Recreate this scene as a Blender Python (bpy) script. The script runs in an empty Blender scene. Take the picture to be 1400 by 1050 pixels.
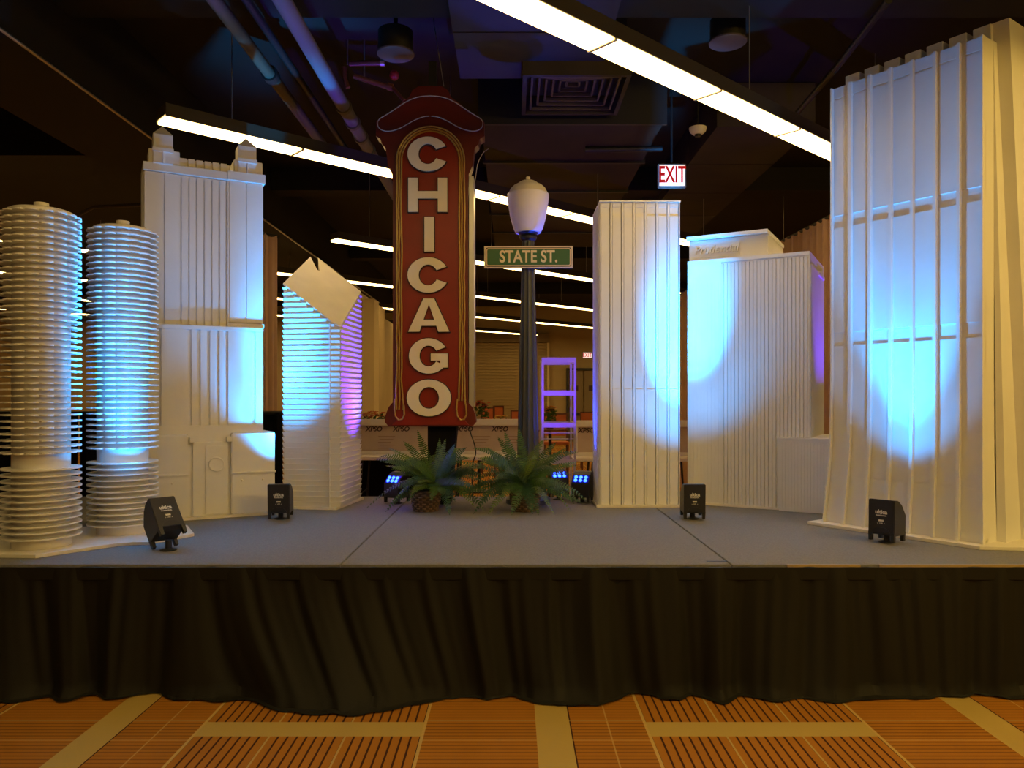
import bpy, math, random
from mathutils import Vector, Matrix
R = math.radians
S = bpy.context.scene
COL = S.collection
rnd = random.Random(7)

# ------------------------------------------------------------------ camera
CAMH = 1.65; F = 1050.0; HZ = 545.0
cd = bpy.data.cameras.new('camera'); cam = bpy.data.objects.new('camera', cd); COL.objects.link(cam)
cam.location = (0, 0, CAMH); cam.rotation_euler = (R(90), 0, 0)
cd.sensor_width = 36; cd.lens = 36 * F / 1400; cd.shift_y = (HZ - 525) / 1400
cd.clip_start = .05; cd.clip_end = 200
S.camera = cam
# ------------------------------------------------------------------ world and exposure
w = bpy.data.worlds.new('world'); S.world = w; w.use_nodes = True
w.node_tree.nodes['Background'].inputs[0].default_value = (1, .68, .38, 1)
w.node_tree.nodes['Background'].inputs[1].default_value = .02
S.view_settings.view_transform = 'Standard'; S.view_settings.look = 'None'
S.view_settings.gamma = 1; S.view_settings.exposure = 0
try: S.view_settings.use_curve_mapping = False
except Exception: pass
TUBE = 10.0                       # radiance of the fluorescent lenses
TUBE_COL = (1.0, .66, .22)
CYAN = (.012, .36, 1.0); BLUE = (.01, .06, 1.0); VIOLET = (.12, .02, 1.0)

hl = bpy.data.lights.new('offscreen_fill', 'AREA'); hl.shape = 'RECTANGLE'; hl.size = 9; hl.size_y = 3; hl.energy = 45; hl.color = (1, .70, .38)  # unseen area light added behind the viewpoint to brighten the tower fronts
ho = bpy.data.objects.new('offscreen_fill', hl); COL.objects.link(ho); ho.location = (3.5, -4.5, 4.7); ho.rotation_euler = (R(52), 0, R(5))

yl = bpy.data.lights.new('offscreen_fill', 'AREA'); yl.shape = 'RECTANGLE'; yl.size = 2.5; yl.size_y = .6; yl.energy = 120; yl.color = (1, .62, .10)  # unseen area light added at right to yellow the tall tower's side
yo = bpy.data.objects.new('offscreen_fill', yl); COL.objects.link(yo); yo.location = (5.6, 1.0, 4.0); yo.rotation_euler = (Vector((3.4, 5.3, 2.0))-yo.location).to_track_quat('-Z', 'Y').to_euler()

def P(px, py, Y):                # photograph pixel + distance -> point
    return Vector(((px - 700) / F * Y, Y, CAMH - (py - HZ) / F * Y))

# ------------------------------------------------------------------ materials
MATS = {}
def mat(name, col, rough=.6, metal=0, emit=None, estr=0, noise=0, nscale=8, bump=0, bscale=60, spec=None):
    if name in MATS: return MATS[name]
    m = bpy.data.materials.new(name); m.use_nodes = True
    n = m.node_tree.nodes; l = m.node_tree.links; b = n['Principled BSDF']
    b.inputs['Base Color'].default_value = (*col, 1); b.inputs['Roughness'].default_value = rough
    b.inputs['Metallic'].default_value = metal
    if spec is not None: b.inputs['Specular IOR Level'].default_value = spec
    if emit: b.inputs['Emission Color'].default_value = (*emit, 1); b.inputs['Emission Strength'].default_value = estr
    tc = n.new('ShaderNodeTexCoord')
    if noise:
        t = n.new('ShaderNodeTexNoise'); t.inputs['Scale'].default_value = nscale; t.inputs['Detail'].default_value = 5
        l.new(tc.outputs['Object'], t.inputs['Vector'])
        r = n.new('ShaderNodeValToRGB'); r.color_ramp.elements[0].position = .3; r.color_ramp.elements[1].position = .7
        r.color_ramp.elements[0].color = (*[c * (1 - noise) for c in col], 1); r.color_ramp.elements[1].color = (*[min(1, c * (1 + noise)) for c in col], 1)
        l.new(t.outputs['Fac'], r.inputs['Fac']); l.new(r.outputs['Color'], b.inputs['Base Color'])
    if bump:
        t2 = n.new('ShaderNodeTexNoise'); t2.inputs['Scale'].default_value = bscale; t2.inputs['Detail'].default_value = 3
        l.new(tc.outputs['Object'], t2.inputs['Vector'])
        bp = n.new('ShaderNodeBump'); bp.inputs['Strength'].default_value = bump; bp.inputs['Distance'].default_value = .01
        l.new(t2.outputs['Fac'], bp.inputs['Height']); l.new(bp.outputs['Normal'], b.inputs['Normal'])
    MATS[name] = m
    return m
WHITE = mat('painted_white_board', (.80, .79, .77), .55, noise=.035, nscale=3, bump=.06, bscale=25)
WOODW = mat('white_painted_plywood', (.78, .74, .66), .55, noise=.05, nscale=6)
BLACKP = mat('black_plastic', (.022, .02, .018), .42, bump=.05, bscale=200)
BLACKM = mat('black_metal', (.015, .015, .016), .45)
CEILB = mat('black_painted_ceiling', (.007, .005, .003), .8, noise=.3, nscale=1.2)
DUCTM = mat('dark_brown_duct', (.035, .026, .016), .7, noise=.25, nscale=2)
PRINT = mat('white_print', (.75, .73, .65), .5)
CREAM = mat('cream_letter', (.82, .72, .52), .45)
RED = mat('sign_red_paint', (.24, .011, .0025), .38, noise=.12, nscale=4)
REDD = mat('sign_dark_red_paint', (.12, .010, .005), .4, noise=.15, nscale=5)
DARKED = mat('dark_outline_paint', (.03, .008, .006), .5)  # dark outline around the sign letters, also the street sign's thin line
GOLD = mat('gold_tube', (.50, .30, .07), .3, metal=.25)
GREYT = mat('unlit_glass_tube', (.42, .34, .32), .25)
STEEL = mat('brushed_steel', (.55, .53, .5), .35, metal=.9)
COPPER = mat('copper_red_pipe', (.20, .075, .035), .4, metal=.3)
PIPEG = mat('grey_conduit', (.12, .10, .07), .45, metal=.3)
PIPEB = mat('painted_pipe', (.08, .065, .05), .5)
OPAL = mat('opal_globe', (.80, .74, .68), .35)
GREEN = mat('street_sign_green', (.035, .13, .05), .4)
POSTM = mat('dark_post_paint', (.05, .055, .055), .35)
DRAPE = mat('tan_drape', (.52, .33, .20), .85, noise=.06, nscale=5)
BEIGE = mat('beige_wall_paint', (.50, .38, .20), .8, noise=.05, nscale=2)
BEIGE2 = mat('pale_yellow_paint', (.75, .60, .33), .8)
SHUT = mat('shutter_slats', (.40, .29, .13), .6, metal=.1)
DOORM = mat('olive_door_paint', (.26, .19, .10), .6)
TABLE = mat('white_plastic_table', (.72, .66, .66), .5)
TABLEU = mat('table_underside', (.50, .38, .34), .7, noise=.06, nscale=6)
INK = mat('dark_ink', (.05, .02, .02), .6)
ORANGE = mat('orange_vinyl', (.48, .12, .03), .5)
BROWN = mat('brown_wood', (.12, .035, .018), .45)
SHELF = mat('pale_metal_shelf', (.62, .55, .58), .4)
LEAF = mat('fern_leaf', (.035, .09, .006), .5, noise=.35, nscale=9)
LEAF2 = mat('fern_leaf_blue', (.022, .07, .016), .5, noise=.35, nscale=9)
LEAF3 = mat('fern_leaf_light', (.09, .15, .008), .5, noise=.3, nscale=9)
FLR = mat('red_petals', (.62, .06, .04), .6); FLO = mat('orange_petals', (.75, .25, .05), .6); FLY = mat('yellow_petals', (.75, .55, .12), .6)
GRN = mat('houseplant_leaf', (.08, .17, .03), .6)
BASK = mat('woven_basket', (.20, .12, .055), .65, noise=.3, nscale=25); BASKD = mat('woven_basket_dark', (.09, .05, .025), .7)
LENS = mat('fluorescent_lens', (.8, .8, .8), .5, emit=TUBE_COL, estr=TUBE)
HOUS = mat('luminaire_housing', (.05, .04, .025), .45)
TAPE = mat('gold_edge_tape', (.50, .34, .13), .5)
CASEB = mat('black_velour', (.008, .007, .007), .95, spec=.1)
LEDB = mat('blue_led', (.1, .2, .8), .3, emit=(.02, .08, 1.0), estr=9)
LEDG = mat('led_glass', (.01, .015, .08), .15, emit=(.01, .02, 1.0), estr=.25)
EXITF = mat('exit_face', (.9, .8, .75), .5, emit=(1, .82, .72), estr=1.0)
EXITR = mat('exit_red', (.5, .0, .0), .5, emit=(.55, .0, .0), estr=.6)

def math_node(n, op, a, b=None, c=None):
    m = n.nodes.new('ShaderNodeMath'); m.operation = op
    for i, v in enumerate((a, b, c)):
        if v is None: continue
        if isinstance(v, (int, float)): m.inputs[i].default_value = v
        else: n.links.new(v, m.inputs[i])
    return m.outputs[0]

def carpet_material():
    m = bpy.data.materials.new('patterned_ballroom_carpet'); m.use_nodes = True; t = m.node_tree; b = t.nodes['Principled BSDF']
    b.inputs['Roughness'].default_value = .9; b.inputs['Specular IOR Level'].default_value = .15
    tc = t.nodes.new('ShaderNodeTexCoord'); sx = t.nodes.new('ShaderNodeSeparateXYZ'); t.links.new(tc.outputs['Object'], sx.inputs[0])
    N = lambda op, a, b_=None, c=None: math_node(t, op, a, b_, c)
    PX = 2.235
    X = N('MODULO', N('ADD', sx.outputs[0], 2.115 + PX * 12), PX)         # 0 at left edge of a long tan band
    Y = N('MODULO', N('ADD', sx.outputs[1], -3.752 + PX * 12), PX)        # 0 at near edge of the short tan bar
    def between(v, a, b_): return N('MULTIPLY', N('GREATER_THAN', v, a), N('LESS_THAN', v, b_))
    def line(v, c, h): return N('LESS_THAN', N('ABSOLUTE', N('SUBTRACT', v, c)), h)
    band = between(X, 0, .172)
    inblk = between(X, .56, 1.67)
    bar = N('MULTIPLY', inblk, between(Y, 0, .165))
    tan = N('MAXIMUM', band, bar)
    vst = N('LESS_THAN', N('MODULO', X, .0462), .010)
    hst = N('LESS_THAN', N('MODULO', Y, .0355), .011)
    st = N('ADD', N('MULTIPLY', vst, inblk), N('MULTIPLY', N('MULTIPLY', hst, .45), N('SUBTRACT', 1, inblk)))
    st = N('MAXIMUM', st, N('MAXIMUM', line(X, 0, .007), line(X, .172, .007)))
    st = N('MULTIPLY', st, N('SUBTRACT', 1, between(X, .007, .165)))
    st = N('MULTIPLY', st, N('SUBTRACT', 1, bar))
    cr = N('MAXIMUM', line(X, .555, .008), line(X, 1.675, .008))
    inner = N('MULTIPLY', N('MAXIMUM', line(X, .93, .005), line(X, 1.30, .005)), N('SUBTRACT', 1, bar))
    faint = N('MULTIPLY', N('MAXIMUM', line(X, .365, .004), N('LESS_THAN', N('MODULO', N('ADD', Y, .16), .3355), .008)), N('MULTIPLY', N('SUBTRACT', 1, inblk), N('SUBTRACT', 1, band)))
    cream = N('MAXIMUM', N('MULTIPLY', N('MAXIMUM', cr, inner), .75), N('MULTIPLY', faint, .45))
    nz = t.nodes.new('ShaderNodeTexNoise'); nz.inputs['Scale'].default_value = 3; nz.inputs['Detail'].default_value = 6; t.links.new(tc.outputs['Object'], nz.inputs['Vector'])
    def mix(f, c1, c2):
        x = t.nodes.new('ShaderNodeMixRGB')
        for i, v in ((0, f), (1, c1), (2, c2)):
            if isinstance(v, (tuple, float)): x.inputs[i].default_value = v if isinstance(v, float) else (*v, 1)
            else: t.links.new(v, x.inputs[i])
        return x.outputs[0]
    base = mix(nz.outputs['Fac'], (.34, .135, .014), (.47, .195, .022))
    c = mix(st, base, (.06, .02, .01)); c = mix(cream, c, (.62, .45, .15)); c = mix(tan, c, (.49, .35, .10))
    t.links.new(c, b.inputs['Base Color'])
    nb = t.nodes.new('ShaderNodeTexNoise'); nb.inputs['Scale'].default_value = 260; t.links.new(tc.outputs['Object'], nb.inputs['Vector'])
    bp = t.nodes.new('ShaderNodeBump'); bp.inputs['Strength'].default_value = .35; bp.inputs['Distance'].default_value = .004
    t.links.new(nb.outputs['Fac'], bp.inputs['Height']); t.links.new(bp.outputs['Normal'], b.inputs['Normal'])
    return m
CARPET = carpet_material()
DECK = mat('grey_blue_stage_carpet', (.235, .225, .205), .92, noise=.12, nscale=90, bump=.4, bscale=350, spec=.1)
SKIRT = mat('black_polyester_skirt', (.0075, .007, .005), .7, bump=.08, bscale=150, spec=.35)

# ------------------------------------------------------------------ mesh helpers
class MB:
    def __init__(s): s.v = []; s.f = []
    def add(s, vs, fs, M=None):
        o = len(s.v)
        s.v += [tuple(M @ Vector(v)) if M is not None else tuple(v) for v in vs]
        s.f += [tuple(i + o for i in f) for f in fs]; return s
    def box(s, x0, x1, y0, y1, z0, z1, M=None):
        return s.add([(x0,y0,z0),(x1,y0,z0),(x1,y1,z0),(x0,y1,z0),(x0,y0,z1),(x1,y0,z1),(x1,y1,z1),(x0,y1,z1)],
                     [(0,3,2,1),(4,5,6,7),(0,1,5,4),(1,2,6,5),(2,3,7,6),(3,0,4,7)], M)
    def hexa(s, pts, M=None):    # 8 points, bottom ring then top ring
        return s.add(pts, [(0,3,2,1),(4,5,6,7),(0,1,5,4),(1,2,6,5),(2,3,7,6),(3,0,4,7)], M)
    def prism(s, poly, a, b, axis='y', M=None):   # polygon (p,q) extruded from a to b
        n = len(poly)
        mk = {'y': lambda p, q, t: (p, t, q), 'z': lambda p, q, t: (p, q, t), 'x': lambda p, q, t: (t, p, q)}[axis]
        vs = [mk(p, q, a) for p, q in poly] + [mk(p, q, b) for p, q in poly]
        fs = [tuple(range(n)), tuple(range(2*n-1, n-1, -1))] + [(i, i+n, (i+1) % n + n, (i+1) % n) for i in range(n)]
        return s.add(vs, fs, M)
    def ring(s, outer, inner, a, b, closed=True, M=None):  # strip between two outlines, extruded along y
        n = len(outer); vs = []
        for t in (a, b):
            vs += [(p, t, q) for p, q in outer] + [(p, t, q) for p, q in inner]
        fs = []
        rng = range(n) if closed else range(n - 1)
        for i in rng:
            j = (i + 1) % n
            fs += [(i, j, n+j, n+i), (2*n+i, 3*n+i, 3*n+j, 2*n+j), (i, 2*n+i, 2*n+j, j), (n+i, n+j, 3*n+j, 3*n+i)]
        if not closed:
            fs += [(0, n, 3*n, 2*n), (n-1, 3*n-1, 4*n-1, 2*n-1)]
        return s.add(vs, fs, M)
    def lathe(s, prof, n=32, M=None):
        vs = []; fs = []
        for r, z in prof:
            for i in range(n):
                a = 2*math.pi*i/n; vs.append((r*math.cos(a), r*math.sin(a), z))
        for k in range(len(prof)-1):
            for i in range(n):
                j = (i+1) % n; fs.append((k*n+i, k*n+j, (k+1)*n+j, (k+1)*n+i))
        if prof[0][0] > 1e-6: fs.append(tuple(range(n-1, -1, -1)))
        if prof[-1][0] > 1e-6: fs.append(tuple((len(prof)-1)*n + i for i in range(n)))
        return s.add(vs, fs, M)
    def tube(s, pts, r, n=8, M=None, closed=False):
        pts = [Vector(p) for p in pts]; vs = []; fs = []; k = len(pts)
        up = Vector((0, 0, 1))
        for i, p in enumerate(pts):
            if closed: d = pts[(i+1) % k] - pts[i-1]
            else: d = pts[min(i+1, k-1)] - pts[max(i-1, 0)]
            d.normalize()
            a = d.cross(up if abs(d.z) < .95 else Vector((0, 1, 0))); a.normalize(); b = d.cross(a)
            rr = r[i] if isinstance(r, (list, tuple)) else r
            for j in range(n):
                t = 2*math.pi*j/n; vs.append(p + a*math.cos(t)*rr + b*math.sin(t)*rr)
        for i in range(k if closed else k-1):
            for j in range(n):
                q = (j+1) % n; i2 = (i+1) % k
                fs.append((i*n+j, i*n+q, i2*n+q, i2*n+j))
        if not closed: fs += [tuple(range(n-1, -1, -1)), tuple((k-1)*n+j for j in range(n))]
        return s.add(vs, fs, M)
    def sphere(s, c, r, n=10, sc=(1,1,1), M=None):
        m = n//2+1; prof = [(r*math.sin(math.pi*i/m), -r*math.cos(math.pi*i/m)) for i in range(m+1)]
        T = Matrix.Translation(c) @ Matrix.Diagonal((*sc, 1))
        return s.lathe([(max(a, 1e-5), b) for a, b in prof], n, (M @ T) if M is not None else T)
    def mesh(s, name, m, smooth=False, bevel=0):
        me = bpy.data.meshes.new(name); me.from_pydata(s.v, [], s.f); me.materials.append(m)
        import bmesh
        bm = bmesh.new(); bm.from_mesh(me); bmesh.ops.recalc_face_normals(bm, faces=bm.faces)
        if bevel: bmesh.ops.bevel(bm, geom=list(bm.edges), offset=bevel, segments=2, affect='EDGES', clamp_overlap=True)
        bm.to_mesh(me); bm.free()
        if smooth:
            for p in me.polygons: p.use_smooth = True
            try: me.set_sharp_from_angle(angle=R(35))
            except Exception: pass
        me.update(); return me
    def build(s, name, m, parent=None, smooth=False, bevel=0, loc=(0,0,0), rot=(0,0,0)):
        return obj(name, s.mesh(name, m, smooth, bevel), parent, loc, rot)
def obj(name, me, parent=None, loc=(0,0,0), rot=(0,0,0)):
    o = bpy.data.objects.new(name, me); COL.objects.link(o); o.parent = parent; o.location = loc; o.rotation_euler = rot; return o
def tag(o, label, cat, group=None, kind=None):
    o['label'] = label; o['category'] = cat
    if group: o['group'] = group
    if kind: o['kind'] = kind
    return o
def thing(name, label, cat, loc=(0,0,0), rotz=0, group=None):
    o = bpy.data.objects.new(name, None); COL.objects.link(o); o.empty_display_size = .1
    o.location = loc; o.rotation_euler = (0, 0, rotz); return tag(o, label, cat, group)
def struct(o): o['kind'] = 'structure'; return o
def BX(x0, x1, y0, y1, z0, z1): return MB().box(x0, x1, y0, y1, z0, z1)
def copy_tree(o, parent=None):
    c = o.copy(); COL.objects.link(c); c.parent = parent
    for ch in list(o.children): copy_tree(ch, c)
    return c
def text_mesh(name, txt, size, m, extrude=.002, offset=0, shear=0, sx=1, align='CENTER', space=1):
    cu = bpy.data.curves.new('text', 'FONT'); cu.body = txt; cu.size = size; cu.extrude = extrude; cu.offset = offset
    cu.shear = shear; cu.align_x = align; cu.align_y = 'CENTER'; cu.resolution_u = 4; cu.space_character = space
    o = bpy.data.objects.new('text', cu); COL.objects.link(o)
    dg = bpy.context.evaluated_depsgraph_get(); dg.update()
    me = bpy.data.meshes.new_from_object(o.evaluated_get(dg)); me.name = name
    bpy.data.objects.remove(o); me.materials.clear(); me.materials.append(m)
    me.transform(Matrix.Rotation(R(90), 4, 'X') @ Matrix.Diagonal((sx, 1, 1, 1)))
    return me
def spot(parent, loc, target, energy, col, size, blend=.6, rad=.04):
    L = bpy.data.lights.new('led_beam', 'SPOT'); L.energy = energy; L.color = col; L.spot_size = R(size); L.spot_blend = blend; L.shadow_soft_size = rad
    o = bpy.data.objects.new('led_beam', L); COL.objects.link(o)
    d = Vector(target) - Vector(loc); o.location = loc; o.rotation_euler = d.to_track_quat('-Z', 'Y').to_euler(); return o

SZ = .714                        # stage top height
YF, YB = 4.33, 7.35              # stage front and back
# ================================================================== room shell
CZ = 5.2
struct(BX(-20, 14, -8, 30, -.1, 0).build('floor', CARPET))
struct(BX(-20, 14, -8, 30, CZ, CZ+.1).build('ceiling', CEILB))
struct(BX(-20, 14, 29.6, 29.8, 0, CZ).build('wall_back', BEIGE))
struct(BX(-20, -19.8, -8, 30, 0, CZ).build('wall_left', BEIGE))
struct(BX(13.8, 14, -8, 30, 0, CZ).build('wall_right', BEIGE))
struct(BX(-20, 14, -8, -7.8, 0, CZ).build('wall_front', BEIGE))
# far beige cross wall at the left
wl = BX(-19.5, -4.6, 24, 24.3, 0, 4.05).build('wall_middle', BEIGE); struct(wl)
# side wall by the left with the pale pilaster
sw = BX(-3.05, -2.85, 13.2, 17.2, 0, 3.65).build('wall_side', BEIGE); struct(sw)
BX(-2.85, -2.62, 14.6, 15.1, .0, 3.55).build('pilaster', BEIGE2, sw)
s2 = BX(-4.6, -3.1, 17.2, 17.4, 0, 3.6).build('wall_return', BEIGE); struct(s2)
s3 = BX(-3.3, -3.1, 17.4, 29.5, 0, 3.6).build('wall_far_side', BEIGE); struct(s3)

# roller shutter in the back wall
YW = 29.5
def XP(px, Y): return (px-700)/F*Y
def ZP(py, Y): return CAMH-(py-HZ)/F*Y
sh = thing('roller_shutter', 'wide beige roller shutter in the far wall behind the street lamp', 'shutter', (0, YW, 0))
slat = BX(XP(600,YW), XP(748,YW), -.03, .03, 0, .105).mesh('slat', SHUT, bevel=.012)
for i in range(33):
    obj('slat', slat, sh, (0, 0, i*.115))
BX(XP(597,YW), XP(751,YW), -.2, .08, 3.8, 4.15).build('hood', DOORM, sh)
BX(XP(748,YW), XP(751,YW), -.08, .08, 0, 3.8).build('guide_rail', BEIGE2, sh)
BX(XP(597,YW), XP(600,YW), -.08, .08, 0, 3.8).build('guide_rail', BEIGE2, sh)
# service double door
dr = thing('double_door', 'olive double service door with push bars under far exit sign', 'door', (0, YW, 0))
for a, b in ((778, 797), (798, 817)):
    d = BX(XP(a,YW)+.02, XP(b,YW)-.02, -.06, .04, 0, 2.72).build('door_leaf', DOORM, dr)
    BX(XP(a,YW)+.05, XP(b,YW)-.05, -.14, -.07, 1.0, 1.1).build('push_bar', BLACKM, d)
    BX((XP(a,YW)+XP(b,YW))/2-.08, (XP(a,YW)+XP(b,YW))/2+.08, -.07, -.06, 1.95, 2.15).build('notice', INK, d)
MB().box(XP(777,YW)-.08, XP(777,YW), -.1, .05, 0, 2.82).box(XP(818,YW), XP(818,YW)+.08, -.1, .05, 0, 2.82).box(XP(777,YW), XP(818,YW), -.1, .05, 2.74, 2.82).build('door_frame', BLACKM, dr)
def exit_sign(x, y, z, w_, h_, label, txt=True):
    t = thing('exit_sign', label, 'sign', (x, y, z))
    MB().box(-w_/2, w_/2, 0, .06, 0, h_).build('housing', mat('exit_housing', (.25,.22,.2), .5), t, bevel=.006)
    BX(-w_/2+.015, w_/2-.015, -.004, 0, .015, h_-.015).build('lit_face', EXITF, t)
    obj('lettering', text_mesh('lettering', 'EXIT', h_*.98, EXITR, .002, .004 if h_ < .4 else .01, sx=.55*w_/h_/1.15), t, (0, -.009, h_*.5))
    return t
e = exit_sign(XP(919,8.3), 8.3, ZP(256,8.3), .305, .255, 'lit EXIT sign with red letters hanging above the ribbed towers')
MB().tube([(0,.03,.25),(0,.03,CZ-ZP(256,8.3))], .012).build('stem', BLACKM, e)
exit_sign(XP(803,29.5), 29.53, ZP(490,29.5), .36, .24, 'small glowing exit sign on the far wall above the double door')

# ------------------------------------------------------------------ pipe and drape
def drape(name, label, a, b, z1, m=DRAPE, z0=.0, fold=.16, amp=.035, panels=1, cat='drape', group=None, rod=True):
    a = Vector(a); b = Vector(b); L = (b-a).length; d = (b-a)/L; nrm = Vector((-d.y, d.x))
    t = thing(name, label, cat, (a.x, a.y, 0), math.atan2(d.y, d.x), group)
    for k in range(panels):
        mb = MB(); x0 = L*k/panels; x1 = L*(k+1)/panels; n = max(24, int((x1-x0)/fold*10)); rows = 5; ph = rnd.random()*6
        for r_ in range(rows+1):
            z = z0 + (z1-z0)*r_/rows
            for i in range(n+1):
                x = x0 + (x1-x0)*i/n
                y = amp*(math.sin(x/fold*6.28+ph+.5*math.sin(x*3))+.4*math.sin(x/fold*14+ph*2))*(1.15-.4*r_/rows)
                mb.v.append((x, y, z))
        for r_ in range(rows):
            for i in range(n):
                q = r_*(n+1)+i; mb.f.append((q, q+1, q+n+2, q+n+1))
        mb.build('curtain_panel', m, t, smooth=True)
    if rod: MB().tube([(0,0,z1),(L,0,z1)], .02).build('cross_rod', BLACKM, t)
    MB().tube([(0,.09,0),(0,.09,z1)], .02).build('upright', BLACKM, t)
    MB().tube([(L,.09,0),(L,.09,z1)], .02).build('upright', BLACKM, t)
    return t
drape('pipe_drape', 'tall tan drape rising behind the right end of the broad fluted tower', (3.42, 7.7), (3.15, 14.5), 3.6, panels=5)
drape('pipe_drape', 'narrow tan drape between the twin turret tower and the slant roofed tower', (-3.5, 8.4), (-2.84, 9.35), 3.62, panels=1, fold=.13)
drape('black_drape', 'low black drape behind the left end of the stage', (-5.6, 8.05), (-2.4, 8.05), 1.5, CASEB, panels=3)

# ================================================================== ceiling services
def pipe(name, label, pts, r, m, cat='pipe', collars=()):
    t = thing(name, label, cat, pts[0])
    o0 = Vector(pts[0]); MB().tube([Vector(p)-o0 for p in pts], r, 14).build('run', m, t, smooth=True)
    for c, cr, cl, cm in collars:
        c = Vector(c)-o0; MB().tube([c-Vector((0, cl/2, 0)), c+Vector((0, cl/2, 0))], cr, 14).build('collar', cm, t, smooth=True)
    return t
zp = 4.6
PIPEC = mat('blue_grey_pipe', (.16, .15, .16), .5)
pp = pipe('ceiling_pipe', 'thick round pipe catching blue light left of the hanging sign', [(-1.70, 3.5, zp), (-1.70, 13, zp)], .068, PIPEC,
     collars=[((-1.7, 7.75+.45*i, zp), .082, .06, PIPEG) for i in range(5)])
pipe('ceiling_pipe', 'grey ceiling pipe above the twin turret tower, nearer to the big lamp row', [(-2.2, 3.5, zp), (-2.2, 9.5, zp)], .055, PIPEG,
     collars=[((-2.2, 7.0, zp), .075, .1, BLACKM)])
pipe('ceiling_pipe', 'thin black pipe running beside the grey ceiling pipe', [(-2.03, 3.5, zp+.1), (-2.03, 9.5, zp+.1)], .035, BLACKM)
pipe('conduit', 'thin bright conduit crossing the dark ceiling at upper left', [(-3.67, 3.0, 4.3), (-3.67, 5.6, 4.3), (-3.67, 24, 4.3)], .013, STEEL, 'conduit')
struct(BX(-4.7, -3.72, -2, 24, 4.33, CZ).build('ceiling_beam', CEILB))
struct(BX(-20, -4.7, 9, 9.6, 4.5, CZ).build('ceiling_beam', CEILB))
for yy in (6.1, 11.8, 17.5, 23.5):
    struct(BX(-3.7, 14, yy, yy+.35, 4.85, CZ).build('ceiling_beam', CEILB))
# copper sprinkler branch
sp = thing('sprinkler_pipe', 'short copper sprinkler branch pipes beside the top of the hanging sign', 'pipe', P(478, 90, 7.6))
o0 = P(478, 90, 7.6)
for pts, r in (([P(478,87,7.6), P(520,86,7.6)], .028), ([P(471,92,7.6), P(471,105,7.6), P(476,120,7.6)], .024), ([P(484,104,7.6), P(534,120,7.6)], .026), ([P(534,117,7.6), P(553,138,7.5)], .018)):
    MB().tube([p-o0 for p in pts], r, 10).build('pipe_run', COPPER, sp, smooth=True)
MB().tube([P(520,86,7.6)-o0, P(526,86,7.6)-o0], .036, 10).build('coupling', STEEL, sp)
MB().tube([P(530,118,7.6)-o0, P(537,120,7.6)-o0], .036, 10).build('coupling', COPPER, sp)
MB().sphere(P(539,103,7.6)-o0, .05, 10).build('valve', mat('valve_red', (.4,.03,.02), .5), sp)
for px in (475, 498):
    MB().tube([P(px, 88 if px == 475 else 112, 7.6)-o0, Vector((P(px,90,7.6).x-o0.x, 0, CZ-o0.z))], .008, 6).build('hanger_rod', STEEL, sp)
# ducts
dt = thing('ventilation_duct', 'broad brown sheet metal duct above the street lamp', 'duct', (0, 8.2, 4.6))
for i in range(5):
    BX(-.33, 1.62, i*1.35+.015, (i+1)*1.35-.015, 0, .5).build('duct_section', DUCTM, dt)
    BX(-.36, 1.65, i*1.35-.03, i*1.35+.012, -.03, .53).build('flange', BLACKM, dt)
vt = thing('ceiling_vent', 'dark louvred ceiling diffuser above and right of the lamp globe', 'vent', (.6, 7.55, 4.62))
MB().box(-.5,.5,-.5,-.46,0,.2).box(-.5,.5,.46,.5,0,.2).box(-.5,-.46,-.46,.46,0,.2).box(.46,.5,-.46,.46,0,.2).build('frame', DUCTM, vt)
for i in range(6):
    q = .42-.07*i; z = .02+.02*i
    MB().box(-q,q,-q,-q+.02,z,z+.03).box(-q,q,q-.02,q,z,z+.03).box(-q,-q+.02,-q,q,z,z+.03).box(q-.02,q,-q,q,z,z+.03).build('louver', PIPEB, vt)
MB().box(-.46,.46,-.46,.46,.19,.58).build('plenum', DUCTM, vt)
d2 = thing('ventilation_duct', 'dark square duct near the ceiling left of the long lamp row', 'duct', (-.5, 4.6, 4.75))
for i in range(3): BX(0, 1.35, i*.95+.01, (i+1)*.95-.01, 0, .44).build('duct_section', DUCTM, d2)
d3 = thing('ventilation_duct', 'dark duct crossing the ceiling above the tall ribbed tower', 'duct', (2.3, 8.6, 4.7))
for i in range(4): BX(0, 1.1, i*1.4+.01, (i+1)*1.4-.01, 0, .49).build('duct_section', DUCTM, d3)
# can shaped speakers
for px, py, lab in ((995, 58, 'black ceiling can fixture right of the long lamp row'), (541, 74, 'black ceiling can fixture above the copper pipes')):
    q = P(px, py, 6.85); t = thing('ceiling_can', lab, 'downlight', q)
    MB().lathe([(.155,0),(.155,.2),(.12,.22)], 28).build('housing', BLACKM, t, smooth=True)
    MB().lathe([(.15,-.015),(.165,-.005),(.165,.01),(.15,.012)], 28).build('rim', mat('dark_rim', (.10,.08,.12), .4), t, smooth=True)
    MB().lathe([(.02,.2),(.02,CZ-q.z)], 10).build('stem', BLACKM, t)
q = P(954, 184, 8.4); t = thing('smoke_detector', 'small round white smoke detector above the EXIT sign', 'detector', q)
MB().lathe([(.05,0),(.085,.03),(.095,.06),(.095,.075)], 20).build('cover', WHITE, t, smooth=True)
MB().lathe([(.03,-.025),(.035,0)], 14).build('sensor', BLACKM, t)
MB().lathe([(.01,.075),(.01,CZ-q.z)], 8).build('stem', BLACKM, t)
t = pipe('ceiling_pipe', 'dark slanted pipe near the top of the tall ribbed tower', [P(1085,160,8.5), P(1150,85,7.0), P(1215,0,6.0)], .03, BLACKM)
t = pipe('ceiling_pipe', 'bent brown conduit above the twin round towers', [P(96,300,9.5), P(128,283,9.5), P(195,280,9.5), P(260,281,9.5)], .022, PIPEB)
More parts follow.
